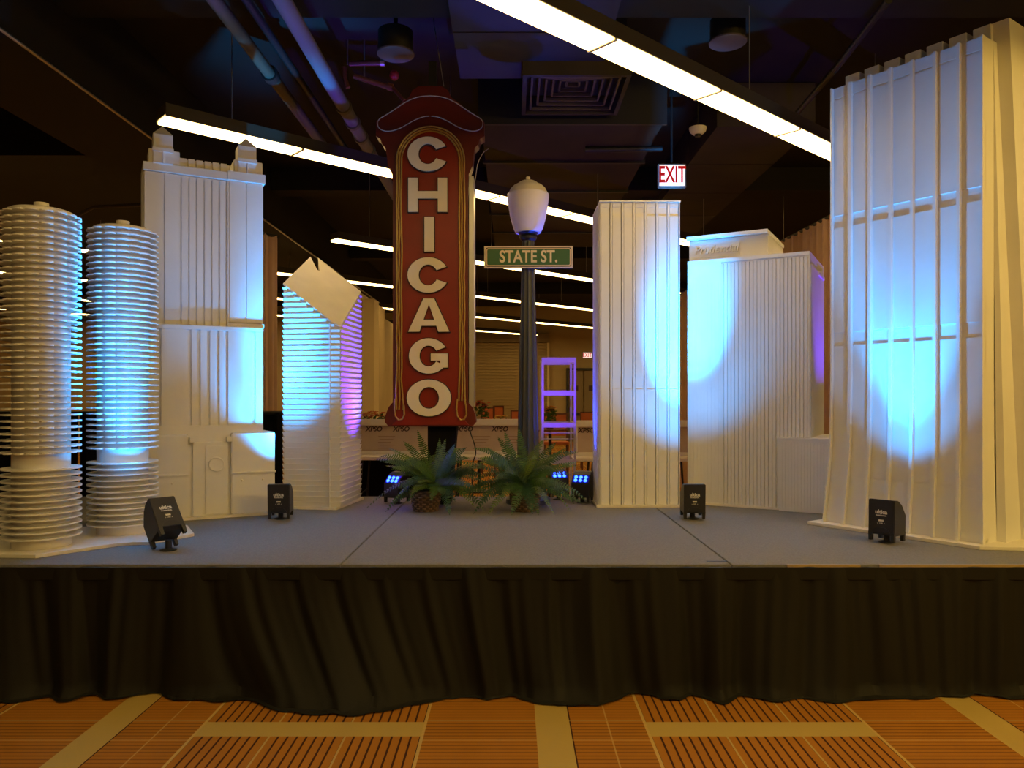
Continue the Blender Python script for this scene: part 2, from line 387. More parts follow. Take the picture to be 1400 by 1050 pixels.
t = pipe('ceiling_pipe', 'dark pipe crossing below the duct near the EXIT sign', [P(800,205,9.0), P(905,203,9.0)], .035, BLACKM)

# ================================================================== suspended fluorescent rows
DIR = Vector((1.095, 1, 0)).normalized(); NR = Vector((-DIR.y, DIR.x, 0)); ANG = math.atan2(DIR.y, DIR.x)
LZ = 3.96; SEG = 1.22
lens_me = BX(.012, SEG-.012, -.11, .11, 0, .03).mesh('lens', LENS)
hous_me = MB().box(0, SEG, -.12, .12, .028, .12).box(0, SEG, -.122, -.112, .012, .03).box(0, SEG, .112, .122, .012, .03).mesh('housing', HOUS)
cap_me = BX(-.011, .011, -.12, .12, -.006, .03).mesh('end_joint', mat('lens_joint', (.5,.4,.25), .5))
rowdesc = {0: 'long glowing lamp row nearest the stage, running out over the tall ribbed tower',
           1: 'glowing lamp row passing behind the twin turret tower and the red sign',
           2: 'glowing lamp row passing just behind the green street sign',
           3: 'glowing lamp row first below the street sign, seen beside the post',
           4: 'glowing lamp row second below the street sign, seen beside the post',
           5: 'far lamp row just above the roller shutter',
           6: 'farthest lamp row, seen through the gap between the round towers',
           -1: 'lamp row hanging over the front of the room', -2: 'lamp row hanging behind the viewpoint', -3: 'lamp row at the near end of the room'}
def lamp_row(k, t0, t1, phase):
    Y0 = 4.49 + 4.565*k
    root = thing('lamp_row', rowdesc[k], 'light fixture', Vector((0, Y0, LZ)) + DIR*t0, ANG, 'suspended fluorescent lamp rows')
    n = int(round((t1-t0)/SEG))
    for i in range(n):
        L = obj('lens', lens_me, root, (i*SEG, 0, 0)); h = obj('housing', hous_me, root, (i*SEG, 0, 0))
        if i: obj('end_joint', cap_me, root, (i*SEG, 0, 0))
        if i % 2 == 0:
            MB().tube([(i*SEG+.6, 0, .12), (i*SEG+.6, 0, CZ-LZ)], .005, 5).build('cable', STEEL, root)
K = 1.4829  # metres along the row per unit t
lamp_row(0, 0.80-SEG*5, 0.80+SEG*5, 0)
lamp_row(1, -2.667*K, -2.667*K+SEG*10, 0)
lamp_row(2, -2.377*K, -2.377*K+SEG*9, 0)
lamp_row(3, -16, -16+SEG*21, 0)
lamp_row(4, -19, -19+SEG*23, 0)
lamp_row(5, -22, -22+SEG*19, 0)
lamp_row(6, -22, -22+SEG*12, 0)
lamp_row(-1, -4.2, -4.2+SEG*11, 0)
lamp_row(-2, -2.0, -2.0+SEG*9, 0)

# ================================================================== stage
st = thing('stage', 'low platform stage with grey blue carpeted deck panels', 'stage', (0, 0, 0))
seams = [-5.381, -3.175, -.969, 1.237, 3.443, 5.65]
for a, b in zip(seams[:-1], seams[1:]):
    MB().box(a+.0035, b-.0035, YF, YB, SZ-.09, SZ).build('deck_panel', DECK, st, bevel=.003)
MB().box(seams[0], seams[-1], YF+.02, YB-.02, SZ-.1, SZ-.012).build('subfloor', mat('seam_pale', (.5,.46,.42), .8), st)
for a, b in ((.0, .0),):
    pass
for a, b in ((1.55, 1.96), (2.07, 5.65)):
    BX(a, b, YF-.012, YF, SZ-.012, SZ+.001).build('edge_strip', TAPE, st)
for x in (-5.3, -3.175, -.969, 1.237, 3.443, 5.55):
    for y in (4.6, 7.1):
        MB().tube([(x, y, 0), (x, y, SZ-.1)], .025).build('leg', STEEL, st)
BX(1.12, 1.24, YF+.08, YF+.10, SZ, SZ+.0015).build('tape_mark', BLACKM, st)
BX(-5.38, 5.65, YB-.01, YB+.005, .12, SZ-.1).build('rear_skirt', CASEB, st)

def skirt():
    t = thing('stage_skirt', 'black pleated stage skirt gathered onto the carpet', 'stage skirt', (0, YF-.02, 0))
    x0, x1 = -4.4, 4.6; n = 1500; rows = 26; mb = MB()
    import functools
    rr = random.Random(3)
    comps = [(rr.uniform(.9, 1.4)*f, rr.uniform(0, 6.28), a) for f, a in ((5, .2), (9, .35), (14, .6), (21, 1.0), (27, .8), (39, .45), (61, .22))]
    def fold(x, z):
        u = x + .10*math.sin(x*2.1+.6)*(1-z)**1.5 + .05*math.sin(x*5.3)*(1-z)
        s__ = (1-z)
        for bx_c, k_ in ((-.95, .26), (.33, .18), (1.9, -.12), (-2.6, .15), (3.4, .15)): u -= k_*s__**1.6*math.exp(-((x-bx_c)/.55)**2)
        v = 0
        for f, p, a in comps: v += a*math.sin(f*u+p)*(1 if f < 25 else (.3+.7*z))
        return v
    bumps = [(-.95, .42, .25), (.33, .20, .12), (-2.9, .3, .05), (1.6, .3, .06), (3.6, .3, .08), (-3.9, .3, .06)]
    for r_ in range(rows+1):
        s_ = r_/rows; z = 1-s_
        for i in range(n+1):
            x = x0+(x1-x0)*i/n
            amp = .010+.030*s_**.8
            y = -.018-.012*s_ - amp*fold(x, z)*.62 - .03*s_
            zz = (SZ-.006)*(1-s_)
            bsum = 0
            for bx, bw, ba in bumps:
                g = math.exp(-((x-bx)/bw)**2); bsum += ba*g
                # sag: diagonal folds converge
            y -= bsum*s_**2.4
            y = min(y, -.006)
            if r_ >= rows-2:     # puddle on floor
                k = (r_-(rows-2))/2
                y -= .035*k*(1+.6*math.sin(x*7)+.4*math.sin(x*23)); zz = max(.006, zz*(1-k)) + .008*abs(fold(x*1.3, 0))*.5
            mb.v.append((x, y, max(zz, .004)))
    for r_ in range(rows):
        for i in range(n):
            q = r_*(n+1)+i; mb.f.append((q, q+1, q+n+2, q+n+1))
    mb.build('pleated_cloth', SKIRT, t, smooth=True)
    BX(x0, x1, -.024, -.006, SZ-.075, SZ-.008).build('header_band', SKIRT, t)
skirt()

# ================================================================== round corn-cob towers
def plate_mesh(name, r, sc, n=16, th=.009):
    pts = []
    for i in range(n):
        if sc:
            for k in range(6):
                a = (i+(k)/6)*2*math.pi/n; q = (k/6)*math.pi
                rr_ = r*(.89+.11*math.sqrt(max(0, math.sin(q))))
                pts.append((rr_*math.cos(a), rr_*math.sin(a)))
        else:
            for k in range(4):
                a = (i+k/4)*2*math.pi/n; pts.append((r*math.cos(a), r*math.sin(a)))
    return MB().prism(pts, 0, th, 'z').mesh(name, WHITE)
pl_s = plate_mesh('balcony_plate', .224, True); pl_r = plate_mesh('parking_plate', .222, False)
def corn(x, y, label, rz):
    t = thing('round_tower', label, 'tower model', (x, y, SZ+.02), rz, 'twin round tower models')
    MB().lathe([(.165,0),(.165,.07)], 40).build('drum_base', WOODW, t, smooth=True)
    MB().lathe([(.160,.06),(.160,2.06)], 40).build('core', WHITE, t, smooth=True)
    for i in range(12): obj('parking_plate', pl_r, t, (0,0,.063+i*.0379))
    for i in range(39):
        obj('balcony_plate', pl_s, t, (0,0,.580+i*.0386))
    MB().lathe([(.185,2.058),(.185,2.076),(.17,2.084),(.0001,2.088)], 40).build('roof_disc', WOODW, t, smooth=True)
    MB().lathe([(.042,2.085),(.042,2.135)], 20).build('roof_drum', WOODW, t, smooth=True)
    return t
C1 = (-2.935, 4.79); C2 = (-2.675, 5.28)
corn(*C1, 'round white tower model with scalloped balcony plates, at the far left edge', .1)
corn(*C2, 'round white tower model standing second from the left, beside the square tower', .25)
bp = MB().prism([(-3.4,4.53),(-2.79,4.50),(-2.50,4.86),(-2.42,4.90),(-2.33,4.90),(-2.16,5.22),(-2.35,5.56),(-2.9,5.62),(-3.4,5.2)], SZ+.0005, SZ+.021, 'z').build('base_board', WOODW, bevel=.002)
tag(bp, 'white plywood board under the two round towers', 'board')

# ================================================================== twin turret tower (left)
t3 = thing('turret_tower', 'stepped white tower model with two pointed turrets on top', 'tower model', (-2.766, 5.783, SZ), R(28))
z1, z2, z3 = 1.38-SZ, 2.224-SZ, 3.44-SZ
MB().box(-.10,.95,-.02,.5,0,.018).build('base_board', WOODW, t3)
# podium
MB().box(.62,.955,.0,.45,.018,z1).build('podium_wing', WHITE, t3, bevel=.008)
MB().box(-.08,.302,.0,.45,.018,z1-.01).build('podium_wing', WHITE, t3, bevel=.008)
MB().box(.302,.62,.05,.45,.018,z1-.01).build('podium_center', WHITE, t3)
MB().box(.34,.60,.022,.05,.018,z1-.07).build('door_panel', WHITE, t3, bevel=.003)
MB().box(.43,.59,.012,.022,.03,z1-.10).build('door_panel', WHITE, t3, bevel=.003)
MB().lathe([(.058,0),(.058,.01),(.050,.012),(.050,.004),(0.0001,.004)], 32, Matrix.Translation((.51,.012,.42)) @ Matrix.Rotation(R(90),4,'X')).build('round_medallion', WHITE, t3, smooth=True)
BX(.615,.96,-.012,0,z1-.325,z1-.312).build('ledge', WHITE, t3); BX(-.05,.30,-.012,0,z1-.325,z1-.312).build('ledge', WHITE, t3)
for x in (.70,.86,.19): MB().lathe([(.008,0),(.006,.008)], 10, Matrix.Translation((x,0,z1-.38)) @ Matrix.Rotation(R(90),4,'X')).build('peg', WOODW, t3)
for x in (.335,.605): BX(x-.02,x+.02,-.0,.05,z1-.07,z1-.03).build('bracket', WHITE, t3)
# mid tier
BX(.0,.866,.07,.45,z1-.01,z2).build('middle_tier', WHITE, t3)
BX(-.005,.871,.05,.07,z2-.035,z2).build('ledge', WHITE, t3, bevel=.003)
BX(-.005,.871,.05,.07,z1-.01,z1+.06).build('ledge', WHITE, t3)
for a, b in ((.0,.085),(.115,.30),(.33,.37),(.395,.44),(.465,.51),(.535,.57),(.60,.79),(.81,.871)):
    BX(a,b,.055,.07,z1+.06,z2-.035).build('pilaster', WHITE, t3, bevel=.004)
# upper tier
BX(.0,.87,.10,.45,z2,z3).build('upper_tier', WHITE, t3)
BX(.60,.875,.075,.10,z2+.035,z3+.02).build('upper_wing', WHITE, t3, bevel=.003)
BX(.60,.88,.06,.10,z2,z2+.03).build('ledge', WHITE, t3)
for a, b in ((.0,.135),(.143,.25)):
    BX(a,b,.082,.10,z2,z3-.05).build('pilaster', WHITE, t3, bevel=.003)
for i in range(6):
    BX(.262+i*.056,.262+i*.056+.046,.085,.10,z2,z3-.055).build('pilaster', WHITE, t3, bevel=.004)
for i in range(2): BX(.615+i*.13,.735+i*.13,.068,.075,z2+.04,z3-.05).build('pilaster', WHITE, t3, bevel=.002)
BX(-.008,.60,.07,.46,z3-.045,z3+.02).build('cornice', WHITE, t3, bevel=.003)
BX(.60,.89,.055,.46,z3-.045,z3+.03).build('cornice', WHITE, t3, bevel=.003)
for i in range(6):
    BX(.25+i*.06,.30+i*.06,.085,.13,z3+.02,z3+.085).build('parapet_block', WHITE, t3, bevel=.003)
BX(.24,.62,.10,.14,z3+.02,z3+.08).build('parapet', WHITE, t3)
BX(-.012,.0,.12,.18,.0+z2,z3-.05).build('side_rib', WHITE, t3); BX(-.012,.0,.28,.34,z2,z3-.05).build('side_rib', WHITE, t3)
def turret(x, zb):
    BX(x,x+.22,.075,.30,zb,zb+.11).build('turret_base', WHITE, t3, bevel=.004)
    sft = BX(x+.03,x+.17,.06,.22,zb,zb+.225).build('turret_shaft', WHITE, t3, bevel=.004)
    MB().add([(x+.03,.06,zb+.225),(x+.17,.06,zb+.225),(x+.17,.22,zb+.225),(x+.03,.22,zb+.225),(x+.10,.14,zb+.31)], [(0,3,2,1),(0,1,4),(1,2,4),(2,3,4),(3,0,4)]).build('turret_roof', WHITE, t3)
    BX(x+.025,x+.175,.052,.06,zb+.09,zb+.12).build('band', WHITE, t3); BX(x+.097,x+.103,.05,.06,zb,zb+.09).build('mullion', WHITE, t3)
turret(.03, z3+.015); turret(.65, z3+.02)

# ================================================================== slant roofed tower
t4 = thing('slant_roof_tower', 'white louvred tower model with a sloping diamond shaped roof and slit', 'tower model', (0, 0, SZ))
p0 = Vector((-1.945, 6.54)); p1 = Vector((-1.527, 6.47)); p2 = Vector((-1.450, 6.475)); p3 = Vector((-1.40, 7.10)); p4 = Vector((-1.86, 7.19))
zh = {0: 2.63-SZ, 1: 2.31-SZ, 2: 2.31-SZ, 3: 2.64-SZ, 4: 2.985-SZ}
# plane through p0,p3 heights
def topz(p):
    # solve plane z=a x+b y+c through p0(2.63) p1 (2.31) p3 (2.64)
    A = Matrix(((p0.x,p0.y,1),(p1.x,p1.y,1),(p3.x,p3.y,1))); s_ = A.inverted() @ Vector((zh[0], zh[1], zh[3])); return s_.x*p.x+s_.y*p.y+s_.z
poly = [p0, p1, p2, p3, p4]
cx = sum((p.x for p in poly))/5; cy = sum((p.y for p in poly))/5; cen = Vector((cx, cy))
_in = [cen+(p-cen)*.975 for p in poly]
notch = p4.lerp(cen, .42)
inn = _in[:4]+[_in[4].lerp(_in[3], .10), notch+Vector((.014,-.01)), notch+Vector((-.014,-.01)), _in[4].lerp(_in[0], .10)]
mb = MB(); mb.v = [(p.x,p.y,.02) for p in inn]+[(p.x,p.y,topz(p)-.012) for p in inn]
mb.f = [tuple(range(7,-1,-1)),tuple(range(8,16))]+[(i,(i+1)%8,(i+1)%8+8,i+8) for i in range(8)]
mb.build('core', WHITE, t4)
# roof with the slit cut at its upper corner
def RP(a, b):  # bilinear over roof: a from p0->p1 side, b from front to back
    f = p0.lerp(p1, a); k = p4.lerp(p3, a); return f.lerp(k, b)
def roofpoly(pts, th=.014):
    m_ = MB(); n_ = len(pts); m_.v = [(p.x,p.y,topz(p)-th) for p in pts]+[(p.x,p.y,topz(p)) for p in pts]
    m_.f = [tuple(range(n_-1,-1,-1)), tuple(range(n_,2*n_))]+[(i,(i+1)%n_,(i+1)%n_+n_,i+n_) for i in range(n_)]; return m_
sl = p4.lerp(cen, .42)
outer = [cen+(p-cen)*1.012 for p in poly]
q4 = outer[4]
roofpoly([outer[0], outer[1], outer[2], outer[3], q4.lerp(outer[3], .10), sl+Vector((.012,0)), sl+Vector((-.012,0)), q4.lerp(outer[0], .10)]).build('roof_panel', WOODW, t4)
# louvres: each board wraps the faces; the top ones are clipped by the sloping roof
pitch = .0455; nl = 43
for i in range(nl):
    za = .022+i*pitch; zb = za+pitch*.88; m_ = MB(); ok = False
    for a, b in ((p0,p1),(p1,p2),(p2,p3),(p3,p4),(p4,p0)):
        ta, tb = topz(a)-.014, topz(b)-.014
        # interval of the edge where the roof is above zb
        s0, s1 = 0., 1.
        if ta < zb and tb < zb: continue
        if ta < zb: s0 = (zb-ta)/(tb-ta)
        if tb < zb: s1 = (zb-ta)/(tb-ta)
        if b is p4: s1 = min(s1, .89)
        if a is p4: s0 = max(s0, .11)
        if s1 <= s0: continue
        A, B = a.lerp(b, s0), a.lerp(b, s1); d = (B-A)
        if d.length < .005: continue
        nn = Vector((d.y, -d.x)).normalized(); ok = True
        if nn.dot(A-cen) < 0: nn = -nn
        ia = cen+(A-cen)*.93; ib = cen+(B-cen)*.93; oa = A-nn*.002; ob = B-nn*.002
        m_.hexa([(ia.x,ia.y,za),(ib.x,ib.y,za),(ob.x,ob.y,za),(oa.x,oa.y,za),(ia.x,ia.y,zb),(ib.x,ib.y,zb),(B.x+nn.x*.013,B.y+nn.y*.013,zb),(A.x+nn.x*.013,A.y+nn.y*.013,zb)])
    if ok: m_.build('louvre_board', WHITE, t4)
MB().box(p1.x-.012,p1.x-.004,p1.y-.012,p1.y,.02,topz(p1)-.02).build('corner_strip', WHITE, t4)
b_ = [cen+(p-cen)*1.10 for p in (p0,(p1+p2)/2,p3,p4)]
MB().prism([(p.x,p.y) for p in b_], 0.0005, .02, 'z').build('base_board', WOODW, t4)

# ================================================================== ribbed tower right of centre
t5 = thing('ribbed_tower', 'narrow white ribbed tower model just right of the street lamp', 'tower model', (.757, 6.63, SZ))
W5, H5, D5 = .692, 2.645, .46
BX(.0,W5,.03,D5,.02,H5-.01).build('core', WHITE, t5)
segs5 = [(.02,1.02),(1.115,2.515),(2.59,H5-.02)]
pw = W5/7
for i in range(7):
    for a, b in segs5:
        BX(i*pw+.013,(i+1)*pw-.013,.004,.031,a,b).build('facade_panel', WHITE, t5, bevel=.002)
for i in range(7):
    for a, b in ((1.02,1.115),(2.515,2.59)): BX(i*pw+.013,(i+1)*pw-.013,.010,.031,a,b).build('band_panel', WHITE, t5)
for i in range(8):
    x = i*pw; BX(max(0,x-.009),min(W5,x+.009),-.004,.031,.02,H5-.012).build('rib', WHITE, t5, bevel=.003)
BX(-.004,W5+.004,-.014,.02,H5-.014,H5).build('top_cap', WHITE, t5); BX(-.004,W5+.004,.0,D5,H5-.011,H5-.001).build('roof_panel', WHITE, t5)
for i in range(5):
    y = .03+i*(D5-.05)/4; BX(-.012,.0,y-.009,y+.009,.02,H5-.012).build('side_rib', WHITE, t5, bevel=.003)
BX(-.03,W5+.02,-.035,D5+.02,0,.02).build('base_board', WOODW, t5, bevel=.002)

# ================================================================== broad fluted tower
t6 = thing('fluted_tower', 'broad white fluted tower model with a lettered box on its roof', 'tower model', (1.566, 6.85, SZ), R(-29))
W6 = 1.025; H6 = 2.872-SZ; D6 = .88
BX(.0,W6,.012,D6,.015,H6).build('core', WHITE, t6)
BX(0,.30,.0,.012,.015,H6).build('plain_panel', WHITE, t6)
flute = MB().prism([(0,.012),(.003,.0),(.023,.0),(.026,.012)], .015, H6-.045, 'z').mesh('flute', WHITE)
n6 = int((W6-.31)/.0312)
for i in range(n6+1): obj('flute', flute, t6, (.295+i*.0312, 0, 0))
for i in range(9): BX(.02+i*.031,.026+i*.031,-.003,.0,.015,H6-.2).build('fine_rib', WHITE, t6)
BX(.0,W6,-.002,.012,H6-.03,H6).build('top_rail', WHITE, t6)
BX(W6,W6+.008,.02,D6-.02,.6,H6-.1).build('side_panel', WHITE, t6, bevel=.003)
BX(W6,W6+.02,.45,.8,H6-.14,H6-.11).build('side_bracket', WHITE, t6)
bx_ = BX(-.012,.674,.095,.84,H6,3.07-SZ).build('roof_box', WHITE, t6)
BX(-.02,.682,.035,.848,3.072-SZ,3.10-SZ).build('box_lid', WHITE, bx_)
zc = (H6 + 3.07-SZ)/2
MB().box(.03,.44,.084,.095,zc-.06,zc+.065).build('name_board', WHITE, t6, bevel=.002)
obj('lettering', text_mesh('lettering', 'Prudential', .098, WHITE, .014, .0025, .25, sx=.92, space=1.05), t6, (.235,.077,zc+.003))
# lower block
BX(.79,1.30,-.06,.75,.0,1.31-SZ).build('low_block', WHITE, t6, bevel=.003)
for i in range(20): BX(.80+i*.025,.817+i*.025,-.064,-.06,.0,1.31-SZ-.02-.0*i).build('flute', WHITE, t6)
BX(.78,1.31,-.068,.76,1.31-SZ,1.325-SZ).build('block_lid', WHITE, t6)
BX(-.01,.79,-.02,.02,0,.018).build('base_board', WOODW, t6)

# ================================================================== tall ribbed tower at right
t7 = thing('tall_ribbed_tower', 'tallest white tower model with wide ribs and block crown at right', 'tower model', (2.375, 5.70, SZ), R(-54.5))
W7 = 1.045; H7 = 3.945-SZ
def fl(z):                       # flare towards the foot
    k = max(0, 1-z/.9); return .055*k*k
def X7(u, z): return -fl(z)*.9 + u*(W7+fl(z)*1.2)
def slab(u0, u1, y0, y1, za, zb, d0=0, d1=0):
    n = 6 if za < .9 else 1; m_ = MB()
    for k in range(n):
        a = za+(zb-za)*k/n; b = za+(zb-za)*(k+1)/n
        fa, fb = fl(a), fl(b)
        m_.hexa([(X7(u0,a)+d0,y0-fa*.6,a),(X7(u1,a)+d1,y0-fa*.6,a),(X7(u1,a)+d1,y1,a),(X7(u0,a)+d0,y1,a),(X7(u0,b)+d0,y0-fb*.6,b),(X7(u1,b)+d1,y0-fb*.6,b),(X7(u1,b)+d1,y1,b),(X7(u0,b)+d0,y1,b)])
    return m_
Z7 = [(.022,.365),(.372,1.325),(1.425,2.195),(2.285,3.135),(3.15,H7)]
slab(0, 1, .013, .14, .022, H7-.004).build('backing_slab', WHITE, t7)
for i in range(7):
    for a, b in Z7:
        slab(i/7, (i+1)/7, .006, .022, a, b, .004, -.004).build('facade_panel', WHITE, t7)
for i in range(8):
    u = i/7; d = .011
    slab(u, u, -.022, .022, .022, H7, -d if i else 0, d if i < 7 else 0).build('rib', WHITE, t7)
# core behind, crown blocks
slab(.015, .985, .14, .52, .022, H7-.02).build('core', WHITE, t7)
for i in range(7):
    BX((i+.12)*W7/7,(i+.86)*W7/7,.145,.32,H7-.03,H7+.125).build('crown_block', WHITE, t7, bevel=.003)
# flared side of the front slab and the corner pier
m_ = MB()
m_.hexa([(W7+fl(.02)*.3,.14,.022),(W7+.07,.14,.022),(W7+.07,.40,.022),(W7+fl(.02)*.3,.40,.022),(W7-.01,.13,H7),(W7,.13,H7),(W7,.2,H7),(W7-.01,.2,H7)])
m_.build('side_flare', WHITE, t7)
m_ = MB(); m_.hexa([(W7-.05,.36,.022),(W7+.14,.36,.022),(W7+.14,.95,.022),(W7-.05,.95,.022),(W7-.05,.17,H7+.13),(W7+.075,.17,H7+.13),(W7+.075,.80,H7+.13),(W7-.05,.80,H7+.13)])
m_.build('corner_pier', WHITE, t7)
MB().prism([(-.12,-.13),(W7+.03,-.13),(W7+.20,.05),(W7+.24,1.1),(-.12,1.1)], 0.0005, .022, 'z').build('base_board', WOODW, t7, bevel=.002)

# ================================================================== red blade sign
YS = 6.7
sg = thing('blade_sign', 'tall red marquee blade sign with big cream CHICAGO letters', 'sign', (0, YS, SZ))
def q(px, py): v = P(px, py, YS); return (v.x, v.z-SZ)
half = [(590,117),(604,118),(612,123),(617,133),(628,141),(642,154),(655,161),(662,166),(662,186),(656,190),(654,197),(649,202),(647,214),(646,226),(641,238),(640,250),(640,550),(646,557),(650,568),(651,577),(646,583)]
left = [(1180-x+ (0), y) for x, y in reversed(half[1:])]
left = [(x-3 if y > 230 else x-4, y) for x, y in left]
outl = [q(x, y) for x, y in half+left]
MB().prism(outl, 0, .16, 'y').build('cabinet', REDD, sg)
inset = [q(590+(x-590)*.925+(0 if y < 400 else -.5), y+ (5 if y < 200 else (-2 if y > 560 else 0))) for x, y in half+left if y > 195]
# front face plate (brighter red) following the arch
arch = [q(589+47*math.sin(a), 221-48*math.cos(a)) for a in [R(-90+180*i/24) for i in range(25)]]
face = arch + [q(636,575), q(641,581), q(536,581), q(542,575)]
MB().prism(face, -.012, 0, 'y').build('face_plate', RED, sg)
MB().prism([q(641,240), q(647.5,240), q(648,556), q(641,556)], .02, .30, 'y').build('steel_side', STEEL, sg)
def tube2(pts, r, m, name='light_tube', y=-.02): return MB().tube([(a, y, b) for a, b in pts], r, 6).build(name, m, sg, smooth=True)
for k, off in enumerate((0, 3.2, 6.4)):
    rr_ = 46-off; pts = []
    rn = random.Random(k)
    for y in range(560, 225, -14): pts.append(q(589-rr_+rn.uniform(-.7,.7)+ (1.2*k-1 if y > 520 else 0), y))
    for i in range(25):
        a = R(-90+180*i/24); pts.append(q(589+rr_*math.sin(a), 221-(rr_+1)*math.cos(a)))
    for y in range(226, 562, 14): pts.append(q(589+rr_+rn.uniform(-.7,.7)- (1.2*k-1 if y > 520 else 0), y))
    tube2(pts, .0078, GOLD)
for c in (547.5, 632):           # end loops
    tube2([q(c-6.5, 545), q(c-7.5, 560), q(c-6, 569), q(c-2, 574), q(c+3, 573), q(c+6, 567), q(c+5.5, 556), q(c+3, 545)], .0075, GOLD, y=-.03)
crown = [(588,132),(604,133),(620,139),(636,150),(650,159),(659,164),(661,172),(656,179),(644,181),(628,176),(610,165),(596,160),(590,160)]
crl = [(1177-x, y) for x, y in reversed(crown)]
def smoothp(pts, n=3):
    for _ in range(n):
        o = [pts[0]]
        for a, b in zip(pts[:-1], pts[1:]): o += [(a[0]*.75+b[0]*.25, a[1]*.75+b[1]*.25), (a[0]*.25+b[0]*.75, a[1]*.25+b[1]*.75)]
        o.append(pts[-1]); pts = o
    return pts
tube2([q(x, y) for x, y in smoothp(crown, 2)], .0045, GREYT); tube2([q(x, y) for x, y in smoothp(crl, 2)], .0045, GREYT)
MB().box(q(583,0)[0], q(594,0)[0], .17, .25, -.0+(0), CAMH+473/F*YS-SZ).build('support_post', BLACKM, sg)
MB().add([(q(583,0)[0],.10,0),(q(622,0)[0]-.05,.10,0),(q(622,0)[0]-.05,.34,0),(q(583,0)[0],.34,0),(q(583,0)[0],.10,.75),(q(624,0)[0],.10,.75),(q(624,0)[0],.30,.75),(q(583,0)[0],.30,.75)], [(0,3,2,1),(4,5,6,7),(0,1,5,4),(1,2,6,5),(2,3,7,6),(3,0,4,7)]).build('stand_cover', CASEB, sg)
MB().tube([(q(604,0)[0], .2, CAMH+440/F*YS-SZ), (q(604,0)[0]-.1, .2, CAMH+540/F*YS-SZ)], .004, 5).build('hanging_wire', STEEL, sg)
MB().tube([(a, .1, b) for a, b in smoothp([q(641,582), q(642,592), q(646,602), q(649,612), q(650,622), q(646,632), q(644,650), (q(646,640)[0], .01)], 2)], .006, 6).build('power_cord', BLACKM, sg, smooth=True)
MB().tube([(a, .1, b) for a, b in smoothp([q(668,198), q(660,203), q(652,218), q(650,235), q(647,250), q(644,262)], 2)], .003, 5).build('side_wire', STEEL, sg, smooth=True)
# letters
def arc(cx_, cy_, rx, ry, a0, a1, n=40): return [(cx_+rx*math.sin(R(a0+(a1-a0)*i/n)), cy_+ry*math.cos(R(a0+(a1-a0)*i/n))) for i in range(n+1)]
def letter(ch, x0, x1, y0, y1):  # pixels of the box in the photograph
    ax, az = q(x0, y1); bx, bz = q(x1, y0); w_ = bx-ax; h_ = bz-az; cx_ = (ax+bx)/2; cz_ = (az+bz)/2
    def make(g, ya, yb):
        m_ = MB(); tx = .27*w_; tz = .205*h_
        if ch == 'O':
            m_.ring(arc(cx_,cz_,w_/2+g,h_/2+g,0,360)[:-1], arc(cx_,cz_,w_/2-tx-g,h_/2-tz-g,0,360)[:-1], ya, yb)
        elif ch == 'C':
            m_.ring(arc(cx_,cz_,w_/2+g,h_/2+g,116-g*300,422+g*300), arc(cx_,cz_,w_/2-tx-g,h_/2-tz-g,116-g*300,422+g*300), ya, yb, closed=False)
        elif ch == 'G':
            A0, A1 = 60+g*300, -238
            m_.ring(arc(cx_,cz_,w_/2+g,h_/2+g,A0,A1), arc(cx_,cz_,w_/2-tx-g,h_/2-tz-g,A0,A1), ya, yb, closed=False)
            m_.box(cx_+w_*.06-g, bx-w_*.01+g, ya-.0004, yb, cz_-h_*.13-g, cz_+h_*.07+g)
            m_.box(bx-w_*.20-g, bx-w_*.01+g, ya-.0008, yb, az+h_*.17-g, cz_+h_*.0)
        elif ch == 'H':
            s_ = .24*w_; m_.box(ax-g,ax+s_+g,ya,yb,az-g,bz+g).box(bx-s_-g,bx+g,ya,yb,az-g,bz+g).box(ax+s_,bx-s_,ya-.0004,yb,cz_-h_*.105-g,cz_+h_*.105+g)
        elif ch == 'I': m_.box(ax-g,bx+g,ya,yb,az-g,bz+g)
        elif ch == 'A':
            k = .13*w_; s_ = .27*w_
            m_.prism([(ax-g*1.2,az-g),(ax+s_+g,az-g),(cx_+.0,bz-h_*.16+g),(cx_+k*.9,bz+g),(cx_-k-g,bz+g)][0:5], ya, yb)
            m_.prism([(bx+g*1.2,az-g),(bx-s_-g,az-g),(cx_-.0,bz-h_*.16+g),(cx_-k*.9,bz+g),(cx_+k+g,bz+g)], ya-.0003, yb)
            m_.box(cx_-w_*.24,cx_+w_*.24,ya-.0006,yb,az+h_*.18-g,az+h_*.36+g)
        return m_
    o = make(0, -.046, -.03).build('letter', CREAM, sg); o['label'] = 'cream letter %s' % ch
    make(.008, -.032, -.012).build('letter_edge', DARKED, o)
for ch, b in (('C',(558,613,189,236)),('H',(559,612,245,291)),('I',(581,594,298,345)),('C',(558,614,353,401)),('A',(559,615,409,454)),('G',(560,613,463,511)),('O',(557,617,519,569))):
    letter(ch, *b)

